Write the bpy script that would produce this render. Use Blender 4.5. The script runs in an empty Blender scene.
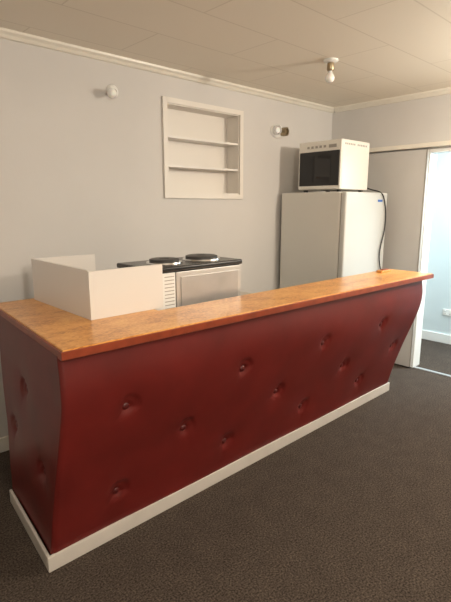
import bpy, bmesh, math, random
import numpy as np
from mathutils import Vector, Matrix
random.seed(3)
S = bpy.context.scene
COL = S.collection
try:
    S.view_settings.view_transform = 'Standard'
except Exception: pass

# ---------------- materials ----------------
def mat(name, col, rough=0.6, metal=0.0, spec=0.5, noise=None, bump=None, coat=0.0):
    m = bpy.data.materials.new(name); m.use_nodes = True
    nt = m.node_tree; b = nt.nodes['Principled BSDF']
    b.inputs['Base Color'].default_value = (*col, 1)
    b.inputs['Roughness'].default_value = rough
    b.inputs['Metallic'].default_value = metal
    b.inputs['Specular IOR Level'].default_value = spec
    b.inputs['Coat Weight'].default_value = coat
    tc = nt.nodes.new('ShaderNodeTexCoord')
    if noise:
        sc, amt = noise
        n = nt.nodes.new('ShaderNodeTexNoise'); n.inputs['Scale'].default_value = sc
        n.inputs['Detail'].default_value = 6
        nt.links.new(tc.outputs['Object'], n.inputs['Vector'])
        r = nt.nodes.new('ShaderNodeValToRGB')
        r.color_ramp.elements[0].position = .3; r.color_ramp.elements[1].position = .7
        r.color_ramp.elements[0].color = (*[c*(1-amt) for c in col], 1)
        r.color_ramp.elements[1].color = (*[min(1, c*(1+amt)) for c in col], 1)
        nt.links.new(n.outputs['Fac'], r.inputs['Fac'])
        nt.links.new(r.outputs['Color'], b.inputs['Base Color'])
    if bump:
        sc, st, dist = bump
        n = nt.nodes.new('ShaderNodeTexNoise'); n.inputs['Scale'].default_value = sc
        n.inputs['Detail'].default_value = 4
        nt.links.new(tc.outputs['Object'], n.inputs['Vector'])
        bp = nt.nodes.new('ShaderNodeBump'); bp.inputs['Strength'].default_value = st
        bp.inputs['Distance'].default_value = dist
        nt.links.new(n.outputs['Fac'], bp.inputs['Height'])
        nt.links.new(bp.outputs['Normal'], b.inputs['Normal'])
    return m

M_wall = mat('wall_paint', (.615,.595,.58), .75, noise=(1.5,.03), bump=(60,.12,.003))
M_wall2 = mat('other_room_paint', (.62,.70,.72), .8, bump=(60,.1,.003))
M_trim = mat('trim_gloss_cream', (.78,.74,.66), .35)
M_white = mat('white_melamine', (.76,.73,.70), .35)
M_niche = mat('niche_paint', (.76,.72,.67), .5)
M_sk = mat('bar_skirting_paint', (.55,.51,.47), .4, noise=(6,.06))
M_vinyl = mat('red_vinyl', (.120,.0105,.0085), .42, spec=.4, noise=(5,.16), bump=(180,.12,.002))
M_button = mat('red_vinyl_button', (.08,.008,.008), .4)
M_edge = mat('red_brown_edge', (.25,.045,.018), .35, noise=(20,.2))
M_fridge = mat('fridge_enamel', (.68,.67,.63), .35, bump=(120,.05,.002))
M_fdoor = mat('fridge_door_enamel', (.58,.59,.575), .3)
M_mw = mat('microwave_case', (.78,.76,.71), .3)
M_black = mat('black_enamel', (.012,.012,.013), .25)
M_glass = mat('dark_glass', (.010,.010,.012), .08)
M_dark = mat('dark_plastic', (.03,.03,.032), .5)
M_hot = mat('cast_iron_hotplate', (.045,.043,.042), .45)
M_steel = mat('brushed_steel', (.66,.65,.63), .36, metal=.7, noise=(4,.08))
M_steel2 = mat('brushed_steel_panel', (.50,.49,.48), .40, metal=.7, noise=(4,.12))
M_chrome = mat('chrome', (.7,.7,.7), .15, metal=1)
M_brass = mat('aged_metal', (.35,.28,.18), .35, metal=.8)
M_print = mat('printed_grey', (.35,.33,.30), .5)
M_blue = mat('badge_blue', (.05,.15,.5), .4)
M_plast = mat('white_plastic', (.82,.82,.80), .35)
M_alu = mat('aluminium', (.55,.56,.57), .35, metal=.7)
M_bulb = mat('opal_bulb', (.9,.9,.88), .2)
M_bulb.node_tree.nodes['Principled BSDF'].inputs['Subsurface Weight'].default_value = .2
M_cord = mat('black_cord', (.01,.01,.01), .5)
M_bench = mat('bench_laminate', (.45,.42,.38), .5, noise=(10,.05))
M_door = mat('sliding_door_paint', (.52,.505,.49), .7, noise=(3,.04))

def wood_mat():
    m = bpy.data.materials.new('varnished_chip_board'); m.use_nodes = True
    nt = m.node_tree; b = nt.nodes['Principled BSDF']
    tc = nt.nodes.new('ShaderNodeTexCoord')
    mp = nt.nodes.new('ShaderNodeMapping'); mp.inputs['Scale'].default_value = (1.0, 1.8, 1.8)
    nt.links.new(tc.outputs['Object'], mp.inputs['Vector'])
    vo = nt.nodes.new('ShaderNodeTexVoronoi'); vo.inputs['Scale'].default_value = 75
    nt.links.new(mp.outputs['Vector'], vo.inputs['Vector'])
    sep = nt.nodes.new('ShaderNodeSeparateColor'); nt.links.new(vo.outputs['Color'], sep.inputs['Color'])
    n = nt.nodes.new('ShaderNodeTexNoise'); n.inputs['Scale'].default_value = 6; n.inputs['Detail'].default_value = 6
    nt.links.new(mp.outputs['Vector'], n.inputs['Vector'])
    ad = nt.nodes.new('ShaderNodeMath'); ad.operation='MULTIPLY_ADD'; ad.inputs[1].default_value=.38
    nt.links.new(sep.outputs['Red'], ad.inputs[0]); nt.links.new(n.outputs['Fac'], ad.inputs[2])
    r = nt.nodes.new('ShaderNodeValToRGB')
    r.color_ramp.elements[0].position = .40; r.color_ramp.elements[0].color = (.46,.165,.035,1)
    r.color_ramp.elements[1].position = .95; r.color_ramp.elements[1].color = (.80,.44,.14,1)
    e=r.color_ramp.elements.new(.64); e.color=(.68,.30,.072,1)
    nt.links.new(ad.outputs[0], r.inputs['Fac'])
    nt.links.new(r.outputs['Color'], b.inputs['Base Color'])
    b.inputs['Roughness'].default_value = .28
    return m
M_wood = wood_mat()

def carpet_mat():
    m = bpy.data.materials.new('carpet'); m.use_nodes = True
    nt = m.node_tree; b = nt.nodes['Principled BSDF']
    tc = nt.nodes.new('ShaderNodeTexCoord')
    n = nt.nodes.new('ShaderNodeTexNoise'); n.inputs['Scale'].default_value = 120; n.inputs['Detail'].default_value = 3
    n2 = nt.nodes.new('ShaderNodeTexNoise'); n2.inputs['Scale'].default_value = 9; n2.inputs['Detail'].default_value = 4
    for k in (n, n2): nt.links.new(tc.outputs['Object'], k.inputs['Vector'])
    r = nt.nodes.new('ShaderNodeValToRGB')
    r.color_ramp.elements[0].position = .36; r.color_ramp.elements[0].color = (.036,.028,.023,1)
    r.color_ramp.elements[1].position = .68; r.color_ramp.elements[1].color = (.130,.102,.083,1)
    nt.links.new(n.outputs['Fac'], r.inputs['Fac'])
    mx = nt.nodes.new('ShaderNodeMix'); mx.data_type = 'RGBA'; mx.blend_type = 'MULTIPLY'
    mx.inputs['Factor'].default_value = .4
    nt.links.new(r.outputs['Color'], mx.inputs['A']); nt.links.new(n2.outputs['Fac'], mx.inputs['B'])
    nt.links.new(mx.outputs['Result'], b.inputs['Base Color'])
    b.inputs['Roughness'].default_value = .95; b.inputs['Specular IOR Level'].default_value = .1
    bp = nt.nodes.new('ShaderNodeBump'); bp.inputs['Strength'].default_value = .4; bp.inputs['Distance'].default_value = .004
    nt.links.new(n.outputs['Fac'], bp.inputs['Height']); nt.links.new(bp.outputs['Normal'], b.inputs['Normal'])
    return m
M_carpet = carpet_mat()

def ceil_mat():
    m = bpy.data.materials.new('ceiling_tiles'); m.use_nodes = True
    nt = m.node_tree; b = nt.nodes['Principled BSDF']
    tc = nt.nodes.new('ShaderNodeTexCoord')
    br = nt.nodes.new('ShaderNodeTexBrick')
    br.inputs['Scale'].default_value = 1
    br.inputs['Brick Width'].default_value = 1.2; br.inputs['Row Height'].default_value = .42
    br.inputs['Mortar Size'].default_value = .005; br.inputs['Mortar Smooth'].default_value = .3
    br.inputs['Color1'].default_value = (.83,.765,.66,1); br.inputs['Color2'].default_value = (.85,.785,.68,1)
    br.inputs['Mortar'].default_value = (.71,.645,.545,1)
    br.offset = .5
    nt.links.new(tc.outputs['Object'], br.inputs['Vector'])
    nt.links.new(br.outputs['Color'], b.inputs['Base Color'])
    bp = nt.nodes.new('ShaderNodeBump'); bp.inputs['Strength'].default_value = .2; bp.inputs['Distance'].default_value = .003
    bp.invert = True
    nt.links.new(br.outputs['Fac'], bp.inputs['Height']); nt.links.new(bp.outputs['Normal'], b.inputs['Normal'])
    b.inputs['Roughness'].default_value = .6
    return m
M_ceil = ceil_mat()

# ---------------- helpers ----------------
def empty(name, loc=(0,0,0)):
    e = bpy.data.objects.new(name, None); COL.objects.link(e); e.location = loc; e.empty_display_size = .1
    bpy.context.view_layer.update()
    return e
def finish(ob, m, parent, smooth=False):
    COL.objects.link(ob)
    if m: ob.data.materials.append(m)
    if smooth:
        for p in ob.data.polygons: p.use_smooth = True
    if parent:
        ob.parent = parent; ob.matrix_parent_inverse = parent.matrix_world.inverted()
    return ob
def boxes(name, lst, m, parent=None, bevel=0):
    bm = bmesh.new()
    for (x0,x1,y0,y1,z0,z1) in lst:
        r = bmesh.ops.create_cube(bm, size=1)
        for v in r['verts']:
            v.co = Vector(((x0+x1)/2+v.co.x*(x1-x0), (y0+y1)/2+v.co.y*(y1-y0), (z0+z1)/2+v.co.z*(z1-z0)))
    me = bpy.data.meshes.new(name); bm.to_mesh(me); bm.free()
    ob = bpy.data.objects.new(name, me)
    finish(ob, m, parent)
    if bevel:
        md = ob.modifiers.new('bevel','BEVEL'); md.width = bevel; md.segments = 3; md.limit_method='ANGLE'
    return ob
def box(name, x0,x1,y0,y1,z0,z1, m, parent=None, bevel=0):
    return boxes(name, [(x0,x1,y0,y1,z0,z1)], m, parent, bevel)
def lathe(name, prof, loc, axis, m, parent=None, seg=32, scale=(1,1,1)):
    bm = bmesh.new(); rings=[]
    for r,h in prof:
        ring=[bm.verts.new((max(r,1e-5)*math.cos(2*math.pi*i/seg)*scale[0], max(r,1e-5)*math.sin(2*math.pi*i/seg)*scale[1], h*scale[2])) for i in range(seg)]
        rings.append(ring)
    for a,b in zip(rings, rings[1:]):
        for i in range(seg):
            bm.faces.new((a[i],a[(i+1)%seg],b[(i+1)%seg],b[i]))
    bm.faces.new(rings[0][::-1]); bm.faces.new(rings[-1])
    q = Vector((0,0,1)).rotation_difference(Vector(axis).normalized())
    for v in bm.verts: v.co = q @ v.co + Vector(loc)
    bmesh.ops.recalc_face_normals(bm, faces=bm.faces)
    me = bpy.data.meshes.new(name); bm.to_mesh(me); bm.free()
    ob = bpy.data.objects.new(name, me); finish(ob, m, parent, smooth=True)
    md = ob.modifiers.new('es','EDGE_SPLIT'); md.split_angle = math.radians(40)
    return ob
def tube(name, pts, r, m, parent=None):
    cu = bpy.data.curves.new(name,'CURVE'); cu.dimensions='3D'; cu.bevel_depth=r; cu.bevel_resolution=3
    sp = cu.splines.new('NURBS'); sp.points.add(len(pts)-1)
    for p,c in zip(sp.points, pts): p.co=(*c,1)
    sp.use_endpoint_u=True; sp.order_u=4; sp.resolution_u=8
    ob = bpy.data.objects.new(name, cu); COL.objects.link(ob); cu.materials.append(m)
    if parent: ob.parent=parent; ob.matrix_parent_inverse = parent.matrix_world.inverted()
    return ob
def prism(name, outline, z0, z1, m, parent, bev):
    bm=bmesh.new(); vs=[bm.verts.new((x,y,z0)) for x,y in outline]
    f=bm.faces.new(vs); r=bmesh.ops.extrude_face_region(bm, geom=[f])
    for v in r['geom']:
        if isinstance(v,bmesh.types.BMVert): v.co.z=z1
    bmesh.ops.recalc_face_normals(bm, faces=bm.faces)
    me=bpy.data.meshes.new(name); bm.to_mesh(me); bm.free()
    ob=finish(bpy.data.objects.new(name,me), m, parent)
    md=ob.modifiers.new('bevel','BEVEL'); md.width=bev; md.segments=2; md.limit_method='ANGLE'
    return ob
BULB = [(.012,0),(.013,.012),(.018,.022),(.026,.036),(.030,.050),(.029,.062),(.023,.074),(.012,.081),(.0,.083)]

# ---------------- room shell ----------------
H = 2.605; YB = 3.10; XR = 4.45; XL=-1.6; YF=-3.2; X2 = 5.55
box('floor', XL-.15, X2+.15, YF-.15, YB+.35, -.1, 0, M_carpet)
box('ceiling', XL-.15, X2+.15, YF-.15, YB+.35, H, H+.1, M_ceil)
NX0,NX1,NZ0,NZ1 = 2.265,3.055,1.69,2.37
boxes('wall_back', [(XL,NX0,YB,YB+.3,0,H),(NX1,XR+.12,YB,YB+.3,0,H),(NX0,NX1,YB,YB+.3,0,NZ0),(NX0,NX1,YB,YB+.3,NZ1,H),
      (NX0,NX1,YB+.16,YB+.3,NZ0,NZ1)], M_wall)
DY0,DY1,DZ = 1.15,2.03,2.10
boxes('wall_right', [(XR,XR+.12,DY1,YB,0,H),(XR,XR+.12,YF,DY0,0,H),(XR,XR+.12,DY0,DY1,DZ,H)], M_wall)
box('wall_left', XL-.15, XL, YF, YB+.3, 0, H, M_wall)
box('wall_front', XL-.15, XR+.12, YF-.15, YF, 0, H, M_wall)
box('wall_far', X2, X2+.15, -.5, YB+.3, 0, H, M_wall2)
boxes('wall_adjoining', [(XR+.12,X2,YB,YB+.3,0,H),(XR+.12,X2,-.65,-.5,0,H)], M_wall2)
box('baseboard_far', X2-.018, X2, -.5, YB, 0, .11, M_plast, bevel=.004)
def cornice(name, p0, p1, n):
    prof=[(0,0),(.045,0),(.042,.014),(.026,.026),(.014,.042),(0,.046)]
    bm=bmesh.new(); ends=[]
    for p in (p0,p1):
        ends.append([bm.verts.new((p[0]+n[0]*a,p[1]+n[1]*a,H-b)) for a,b in prof])
    k=len(prof)
    for i in range(k): bm.faces.new((ends[0][i],ends[0][(i+1)%k],ends[1][(i+1)%k],ends[1][i]))
    bm.faces.new(ends[0]); bm.faces.new(ends[1][::-1])
    bmesh.ops.recalc_face_normals(bm, faces=bm.faces)
    me=bpy.data.meshes.new(name); bm.to_mesh(me); bm.free()
    finish(bpy.data.objects.new(name,me), M_trim, None)
cornice('trim_1',(XL,YB),(XR,YB),(0,-1))
cornice('trim_2',(XR,YF),(XR,YB-.04),(-1,0))
cornice('trim_3',(XL,YF),(XL,YB-.04),(1,0))
box('baseboard_back', XL, 3.5, YB-.018, YB, 0, .10, M_trim, bevel=.004)
box('baseboard_left', XL, XL+.018, YF, YB-.02, 0, .10, M_trim, bevel=.004)
box('baseboard_right', XR-.018, XR, YF, DY0-.08, 0, .10, M_trim, bevel=.004)

d = empty('door_1', (XR, 2.5, 0))
box('door_leaf', XR-.055, XR-.015, DY1-.01, DY1+.88, .012, 2.10, M_door, d, .003)
box('door_leaf_edge', XR-.058, XR-.012, DY1-.022, DY1-.0105, .012, 2.10, M_print, d, .002)
box('track_header', XR-.075, XR-.0005, .95, YB-.02, 2.115, 2.155, M_trim, d, .004)
fr = empty('trim_4', (XR, 1.6, 0))
boxes('door_casing', [(XR-.012,XR+.13,DY1-.028,DY1-.0005,0,DZ),(XR-.012,XR+.13,DY0,DY0+.028,0,DZ),(XR-.012,XR+.13,DY0+.028,DY1-.028,DZ-.028,DZ)], M_plast, fr)
box('threshold_strip', XR-.01, XR+.03, DY0+.028, DY1-.03, 0.0005, .008, M_alu, fr, .002)
s = empty('wall_socket', (X2, 2.14, .38))
box('plate', X2-.010, X2-.0005, 2.08, 2.20, .335, .41, M_plast, s, .004)
boxes('switches', [(X2-.014,X2-.009,2.10,2.115,.38,.395),(X2-.014,X2-.009,2.165,2.18,.38,.395)], M_plast, s, .001)
boxes('slots', [(X2-.0115,X2-.009,yy-.002,yy+.002,.35,.36) for yy in (2.10,2.115,2.165,2.18)], M_dark, s)

# ---------------- recessed shelf ----------------
n = empty('recessed_wall_shelf', (2.67, YB, 1.66))
fw=.036
boxes('frame', [(NX0-fw,NX0+.003,YB-.018,YB-.0005,NZ0-fw,NZ1+fw),(NX1-.003,NX1+fw,YB-.018,YB-.0005,NZ0-fw,NZ1+fw),
               (NX0,NX1,YB-.018,YB-.0005,NZ1-.003,NZ1+fw),(NX0,NX1,YB-.018,YB-.0005,NZ0-fw,NZ0+.003)], M_niche, n)
boxes('lining', [(NX0+.001,NX0+.010,YB,YB+.15,NZ0,NZ1),(NX1-.010,NX1-.001,YB,YB+.15,NZ0,NZ1),
                 (NX0,NX1,YB,YB+.15,NZ1-.010,NZ1-.001),(NX0,NX1,YB,YB+.15,NZ0+.001,NZ0+.012),(NX0,NX1,YB+.145,YB+.158,NZ0,NZ1)], M_niche, n)
for i,z in enumerate((1.905,2.125)):
    box('shelf_%d'%(i+1), NX0+.010, NX1-.010, YB+.004, YB+.145, z-.009, z+.009, M_white, n, .002)

# ---------------- light fittings ----------------
w = empty('wall_lamp', (1.80, YB, 2.36))
lathe('rose', [(.0,0),(.045,0),(.045,.008),(.036,.020),(.022,.024),(0,.024)], (1.81,YB-.0005,2.375), (0,-1,0), M_plast, w)
ax = Vector((-.60,-.70,-.30)).normalized()
p0 = Vector((1.815,YB-.018,2.372))
lathe('socket', [(.0,0),(.020,0),(.021,.03),(.017,.040),(0,.040)], p0, ax, M_brass, w)
lathe('bulb', [(r*1.1,h) for r,h in BULB], p0+ax*.037, ax, M_bulb, w)

c = empty('ceiling_lamp', (2.99, 2.117, H))
lathe('rose', [(0,0),(.052,0),(.052,.010),(.040,.018),(.026,.022),(0,.022)], (2.99,2.117,H-.0005), (0,0,-1), M_plast, c)
lathe('socket', [(0,0),(.024,0),(.026,.045),(.020,.055),(0,.055)], (2.99,2.117,H-.020), (0,0,-1), M_brass, c)
lathe('bulb', [(r*1.1,h) for r,h in BULB], (2.99,2.117,H-.070), (-.10,-.03,-1), M_bulb, c)

e = empty('twin_spot_lamp', (3.56, YB, 2.285))
lathe('backplate', [(0,0),(.10,0),(.10,.008),(.088,.018),(0,.020)], (3.56,YB-.0005,2.285), (0,-1,0), M_plast, e, scale=(1,.62,1))
lathe('collar_1', [(0,0),(.040,0),(.044,.02),(.042,.045),(.034,.045),(.030,.03),(0,.03)], (3.515,YB-.018,2.288), (-.1,-1,0), M_chrome, e)
lathe('collar_2', [(0,0),(.036,0),(.040,.02),(.040,.06),(.030,.06),(.026,.04),(0,.04)], (3.605,YB-.018,2.283), (.25,-1,0), M_brass, e)
lathe('lens', [(0,0),(.028,0),(.026,.010),(0,.014)], (3.5125,YB-.046,2.288), (-.1,-1,0), M_bulb, e)

# ---------------- bar counter ----------------
bar = empty('bar_counter', (2.2, 1.95, 0))
TZ = 1.051
SK = .085
XA0,XA1 = .668,.722
XB0,XB1 = 3.705,3.80
def xl(y,z): return XA0+(XA1-XA0)*min(1,z/.8)+SK*(y-1.80)
def xr(z): return XB0+(XB1-XB0)*min(1,z/.9)
prof_z = [.07,.25,.45,.62,.72,.80,.88,.95,1.02]
prof_o = [0,.035,.085,.135,.162,.178,.183,.176,.165]
zz = np.linspace(.07,1.02,97)
oo = np.interp(zz, prof_z, prof_o)
oo = np.convolve(np.pad(oo,4,mode='edge'), np.ones(9)/9, 'valid')
def yfront(x,z):
    u=(x-.70)/3.08
    k=.84+.30*u
    return 1.862+.020*u - float(np.interp(z,zz,oo))*k
tufts=[]
for i in range(4): tufts.append(('f',1.02+.735*i,.715))
for i in range(4): tufts.append(('f',1.39+.725*i,.46))
for i in range(4): tufts.append(('f',1.01+.715*i,.245))
tufts += [('s',2.27,.71),('s',2.01,.39),('s',2.48,.44)]
def dimple(kind,s,z):
    dsp=0
    for kd,ts,tz in tufts:
        if kd!=kind: continue
        dx=s-ts; dz=z-tz
        if abs(dx)>.4 or abs(dz)>.4: continue
        r=math.hypot(dx,dz)
        a=math.atan2(dz,dx)
        dsp -= .022*math.exp(-(r/.032)**2) + .010*math.exp(-(r/.10)**2)
        dsp -= .004*math.exp(-(r/.075)**2)*(max(0,math.cos(a*3+ts*7))**3)*min(1,r/.02)
        dsp -= .010*math.exp(-((r-.050)/.011)**2)*max(0,math.sin(a+.6+.6*math.sin(ts*9)))
    dsp += .0025*math.sin(s*5.1+z*3)*math.sin(z*8+1)
    return dsp
def yend(z): return 2.50+ (z-.07)*.30
cols=[]
R=.022
ns=80
for i in range(ns+1): cols.append(('s', i/ns))
for i in range(1,6): cols.append(('c', i/6))
nf=300
for i in range(nf+1): cols.append(('f', i/nf))
for i in range(1,5): cols.append(('d', i/5))
for i in range(1,9): cols.append(('e', i/8))
bm=bmesh.new(); grid=[]
for z in zz:
    z=float(z); row=[]
    ya=yfront(XA1,z); X0=xl(ya,z); X1=xr(z); yb=yfront(X1,z)
    for kd,t in cols:
        if kd=='s':
            y=yend(z)+(ya+R-yend(z))*t; fade=min(1,(1-t)*12); x=xl(y,z)-dimple('s',y,z)*fade
        elif kd=='c':
            a=t*math.pi/2; x=X0+R-R*math.cos(a); y=ya+R-R*math.sin(a)
        elif kd=='f':
            x=X0+R+(X1-X0-2*R)*t; fade=min(1,t*60,(1-t)*60); y=yfront(x,z)-dimple('f',x,z)*fade
        elif kd=='d':
            a=t*math.pi/2; x=X1-R+R*math.sin(a); y=yb+R-R*math.cos(a)
        else:
            x=X1; y=yb+R+(2.0-yb-R)*t
        row.append(bm.verts.new((x,y,z)))
    grid.append(row)
for a,b in zip(grid,grid[1:]):
    for i in range(len(cols)-1):
        bm.faces.new((a[i],a[i+1],b[i+1],b[i]))
bmesh.ops.recalc_face_normals(bm, faces=bm.faces)
me=bpy.data.meshes.new('padded_front'); bm.to_mesh(me); bm.free()
finish(bpy.data.objects.new('padded_front',me), M_vinyl, bar, smooth=True)
for i,(kd,ts,tz) in enumerate(tufts):
    if kd=='f': loc=(ts,yfront(ts,tz)+.031,tz); axx=(0,-1,-.25 if tz<.7 else -.15)
    else: loc=(xl(ts,tz)+.031,ts,tz); axx=(-1,0,0)
    lathe('button_%d'%(i+1), [(0,0),(.016,0),(.018,.004),(.014,.009),(.006,.0115),(0,.012)], loc, axx, M_button, bar, seg=20)
xe=SK*(2.50-1.86)
prism('skirting', [(XA0-.012,1.850),(XB0+.012,1.870),(XB0+.012,2.0),(XB0-.004,2.0),(XB0-.004,1.884),(XA0+.004,1.866),(XA0+.004+xe,2.50),(XA0-.010+xe,2.50)], 0, .074, M_sk, bar, .003)
boxes('back_panel', [(1.38,XB0-.004,1.985,2.0,0,1.015),(1.38,1.395,2.0,2.50,0,1.015),(XA1+.08,1.395,2.485,2.50,0,1.015)], M_bench, bar)
FL,FRY=1.697,1.640
xt=SK*(2.82-FL)
L=[(.725,FL),(3.855,FRY),(3.855,2.03),(1.405,2.03),(1.405,2.82),(.725+xt,2.82)]
prism('counter_top', L, 1.020, TZ, M_wood, bar, .003)
prism('edge_strip', [(.714,FL-.009),(3.864,FRY-.009),(3.864,2.03),(3.8555,2.03),(3.8555,FRY-.0005),(.7245,FL-.0005),(.7245+xt,2.82),(.714+xt,2.82)], 1.012, 1.046, M_edge, bar, .002)

# low bench behind the bar carrying the oven
b = empty('work_bench', (1.9,2.3,0))
box('bench_top', 1.41, 2.6, 2.035, 2.60, .90, .93, M_bench, b, .003)
boxes('legs', [(x,x+.045,y,y+.045,0,.90) for x in (1.42,2.54) for y in (2.05,2.54)], M_bench, b)

# ---------------- white board screen (open on the operator side) ----------------
bx = empty('open_white_box', (1.25,2.42,TZ))
x0,x1,y0,y1,z0,z1 = 1.035,1.462,2.065,2.77,TZ+.001,TZ+.243
t=.014
boxes('panels', [(x0,x1,y0,y0+t,z0,z1-.004),(x0,x0+t,y0+t,y1-t,z0,z1),(x0,x1-.03,y1-t,y1,z0,z1)], M_white, bx)

# ---------------- benchtop oven ----------------
o = empty('benchtop_oven', (1.8,2.3,.93))
ox0,ox1,oy0,oy1 = 1.435,2.105,2.12,2.47
oz0,oz1=.945,1.233
box('body', ox0,ox1,oy0,oy1,oz0,oz1, M_black, o, .008)
box('hob_top', ox0-.012,ox1+.012,oy0-.012,oy1+.012,oz1,oz1+.030, M_black, o, .010)
box('rear_panel', ox0+.155,ox1-.004,oy0-.008,oy0-.0005,oz0+.01,oz1-.004, M_steel, o, .003)
box('embossed_panel', ox0+.185,ox1-.03,oy0-.013,oy0-.008,oz0+.03,oz1-.032, M_steel2, o, .006)
box('vent_plate', ox0+.006, ox0+.150, oy0-.005, oy0-.0005, oz0+.01, oz1-.004, M_plast, o, .001)
boxes('vent_slots', [(ox0+.075,ox0+.140,oy0-.0065,oy0-.004,oz0+.020+i*.020,oz0+.0245+i*.020) for i in range(13)], M_print, o)
boxes('side_vents', [(ox0-.004,ox0-.0005,oy0+.05,oy1-.05,oz0+.06+i*.025,oz0+.07+i*.025) for i in range(7)], M_dark, o)
boxes('feet', [(x,x+.03,y,y+.03,.931,oz0) for x in (ox0+.03,ox1-.06) for y in (oy0+.03,oy1-.06)], M_dark, o)
for i,(hx,hr) in enumerate(((1.64,.092),(1.93,.105))):
    zc=oz1+.030
    lathe('hotplate_ring_%d'%(i+1), [(0,0),(hr+.016,0),(hr+.013,.008),(hr,.009),(0,.009)], (hx,2.295,zc), (0,0,1), M_chrome, o, seg=48)
    lathe('hotplate_%d'%(i+1), [(0,0),(hr-.003,0),(hr-.003,.014),(hr-.012,.017),(.03,.017),(.028,.014),(0,.014)], (hx,2.295,zc+.0085), (0,0,1), M_hot, o, seg=48)
box('oven_door', ox0+.03,ox1-.16,oy1+.0005,oy1+.02,oz0+.02,oz1-.02, M_glass, o, .004)
tube('door_handle', [(ox0+.08,oy1+.02,oz1-.05),(ox0+.08,oy1+.05,oz1-.05),(ox1-.21,oy1+.05,oz1-.05),(ox1-.21,oy1+.02,oz1-.05)], .006, M_chrome, o)
for i in range(3):
    lathe('knob_%d'%(i+1), [(0,0),(.02,0),(.018,.02),(0,.02)], (ox1-.08,oy1,oz0+.06+i*.08), (0,1,0), M_dark, o, seg=20)

# ---------------- fridge ----------------
f = empty('refrigerator', (3.93,2.7,0))
fx0,fx1,fy0,fy1,fz = 3.585,4.295,2.32,3.05,1.715
box('cabinet', fx0,fx1,fy0+.062,fy1,.04,fz, M_fridge, f, .012)
box('door_seal', fx0+.012,fx1-.012,fy0+.05,fy0+.064,.09,fz-.012, M_print, f)
box('door', fx0,fx1,fy0,fy0+.052,.08,fz, M_fdoor, f, .014)
box('handle', fx0+.03,fx0+.055,fy0-.026,fy0-.0005,.65,.90, M_fdoor, f, .008)
box('badge', fx1-.18,fx1-.10,fy0-.004,fy0-.0005,1.63,1.65, M_blue, f, .001)
boxes('feet', [(x,x+.05,y,y+.05,0,.045) for x in (fx0+.04,fx1-.09) for y in (fy0+.08,fy1-.1)], M_dark, f)
box('toe_grille', fx0+.02,fx1-.02,fy0+.07,fy0+.075,.01,.07, M_dark, f)

# ---------------- microwave ----------------
m = empty('microwave_oven', (3.86,2.65,fz))
mx0,mx1,my0,my1,mz0,mz1 = 3.64,4.085,2.418,2.878,fz+.022,fz+.45
box('case', mx0,mx1,my0,my1,mz0,mz1, M_mw, m, .010)
box('front_bezel', mx0-.016,mx0-.0005,my0,my1,mz0+.004,mz1-.004, M_mw, m, .006)
box('door_glass', mx0-.021,mx0-.0155,my0+.014,my1-.014,mz0+.035,mz0+.335, M_black, m, .003)
box('window', mx0-.0235,mx0-.0205,my0+.10,my1-.05,mz0+.07,mz0+.30, M_glass, m, .002)
box('display', mx0-.018,mx0-.0155,my0+.05,my0+.13,mz0+.360,mz0+.388, M_print, m, .001)
boxes('buttons', [(mx0-.019,mx0-.0155,my0+.16+i*.045,my0+.185+i*.045,mz0+.365,mz0+.385) for i in range(5)], M_print, m, .001)
boxes('vents', [(mx0+.04+i*.028,mx0+.056+i*.028,my0-.0015,my0+.001,mz1-.045,mz1-.030) for i in range(13) if i not in (6,)], M_print, m)
boxes('feet', [(x,x+.03,y,y+.03,fz+.0005,mz0+.002) for x in (mx0+.03,mx1-.06) for y in (my0+.03,my1-.06)], M_dark, m)
tube('power_cord', [(4.08,2.50,1.80),(4.14,2.46,1.755),(4.16,2.38,1.735),(4.17,2.306,1.72),(4.22,2.305,1.63),(4.262,2.305,1.50),(4.25,2.305,1.35),(4.19,2.305,1.22),(4.17,2.305,1.10),(4.22,2.305,.98),(4.27,2.304,.90),(4.31,2.305,.75),(4.34,2.45,.45),(4.35,2.7,.3)], .006, M_cord, m)

# small piece of board lying on the far end of the counter
wb = empty('wooden_offcut', (3.6,1.95,TZ))
prism('offcut', [(3.56,1.93),(3.73,1.93),(3.72,1.99),(3.575,1.99)], TZ+.0005, TZ+.018, M_wood, wb, .005)
prism('offcut_chamfer', [(3.60,1.94),(3.70,1.94),(3.69,1.975),(3.61,1.975)], TZ+.018, TZ+.024, M_edge, wb, .002)

# ---------------- lights ----------------
def pt(name, loc, w_, col, r=.05):
    l=bpy.data.lights.new(name,'POINT'); l.energy=w_; l.color=col; l.shadow_soft_size=r
    ob=bpy.data.objects.new(name,l); COL.objects.link(ob); ob.location=loc
warm=(1,.895,.745)
pt('bulb_light_main',(3.65,.30,2.26),115,warm,.06)
pt('bulb_light_rear',(.4,-.9,2.18),135,warm,.06)
l=bpy.data.lights.new('adjoining_room_light','AREA'); l.energy=95; l.size=.7; l.color=(.82,.95,1.0)
ob=bpy.data.objects.new('adjoining_room_light',l); COL.objects.link(ob); ob.location=(5.05,1.2,2.55)
wd=bpy.data.worlds.new('world'); S.world=wd; wd.use_nodes=True
wd.node_tree.nodes['Background'].inputs[0].default_value=(.8,.85,1,1); wd.node_tree.nodes['Background'].inputs[1].default_value=.05

# ---------------- camera ----------------
cam=bpy.data.cameras.new('camera'); co=bpy.data.objects.new('camera',cam); COL.objects.link(co)
cam.sensor_fit='VERTICAL'; cam.sensor_height=24; cam.lens=470/602*24
co.location=(0,0,1.6); co.rotation_euler=(math.radians(90-11.53),0,math.radians(-43)); cam.clip_start=.05
S.camera=co
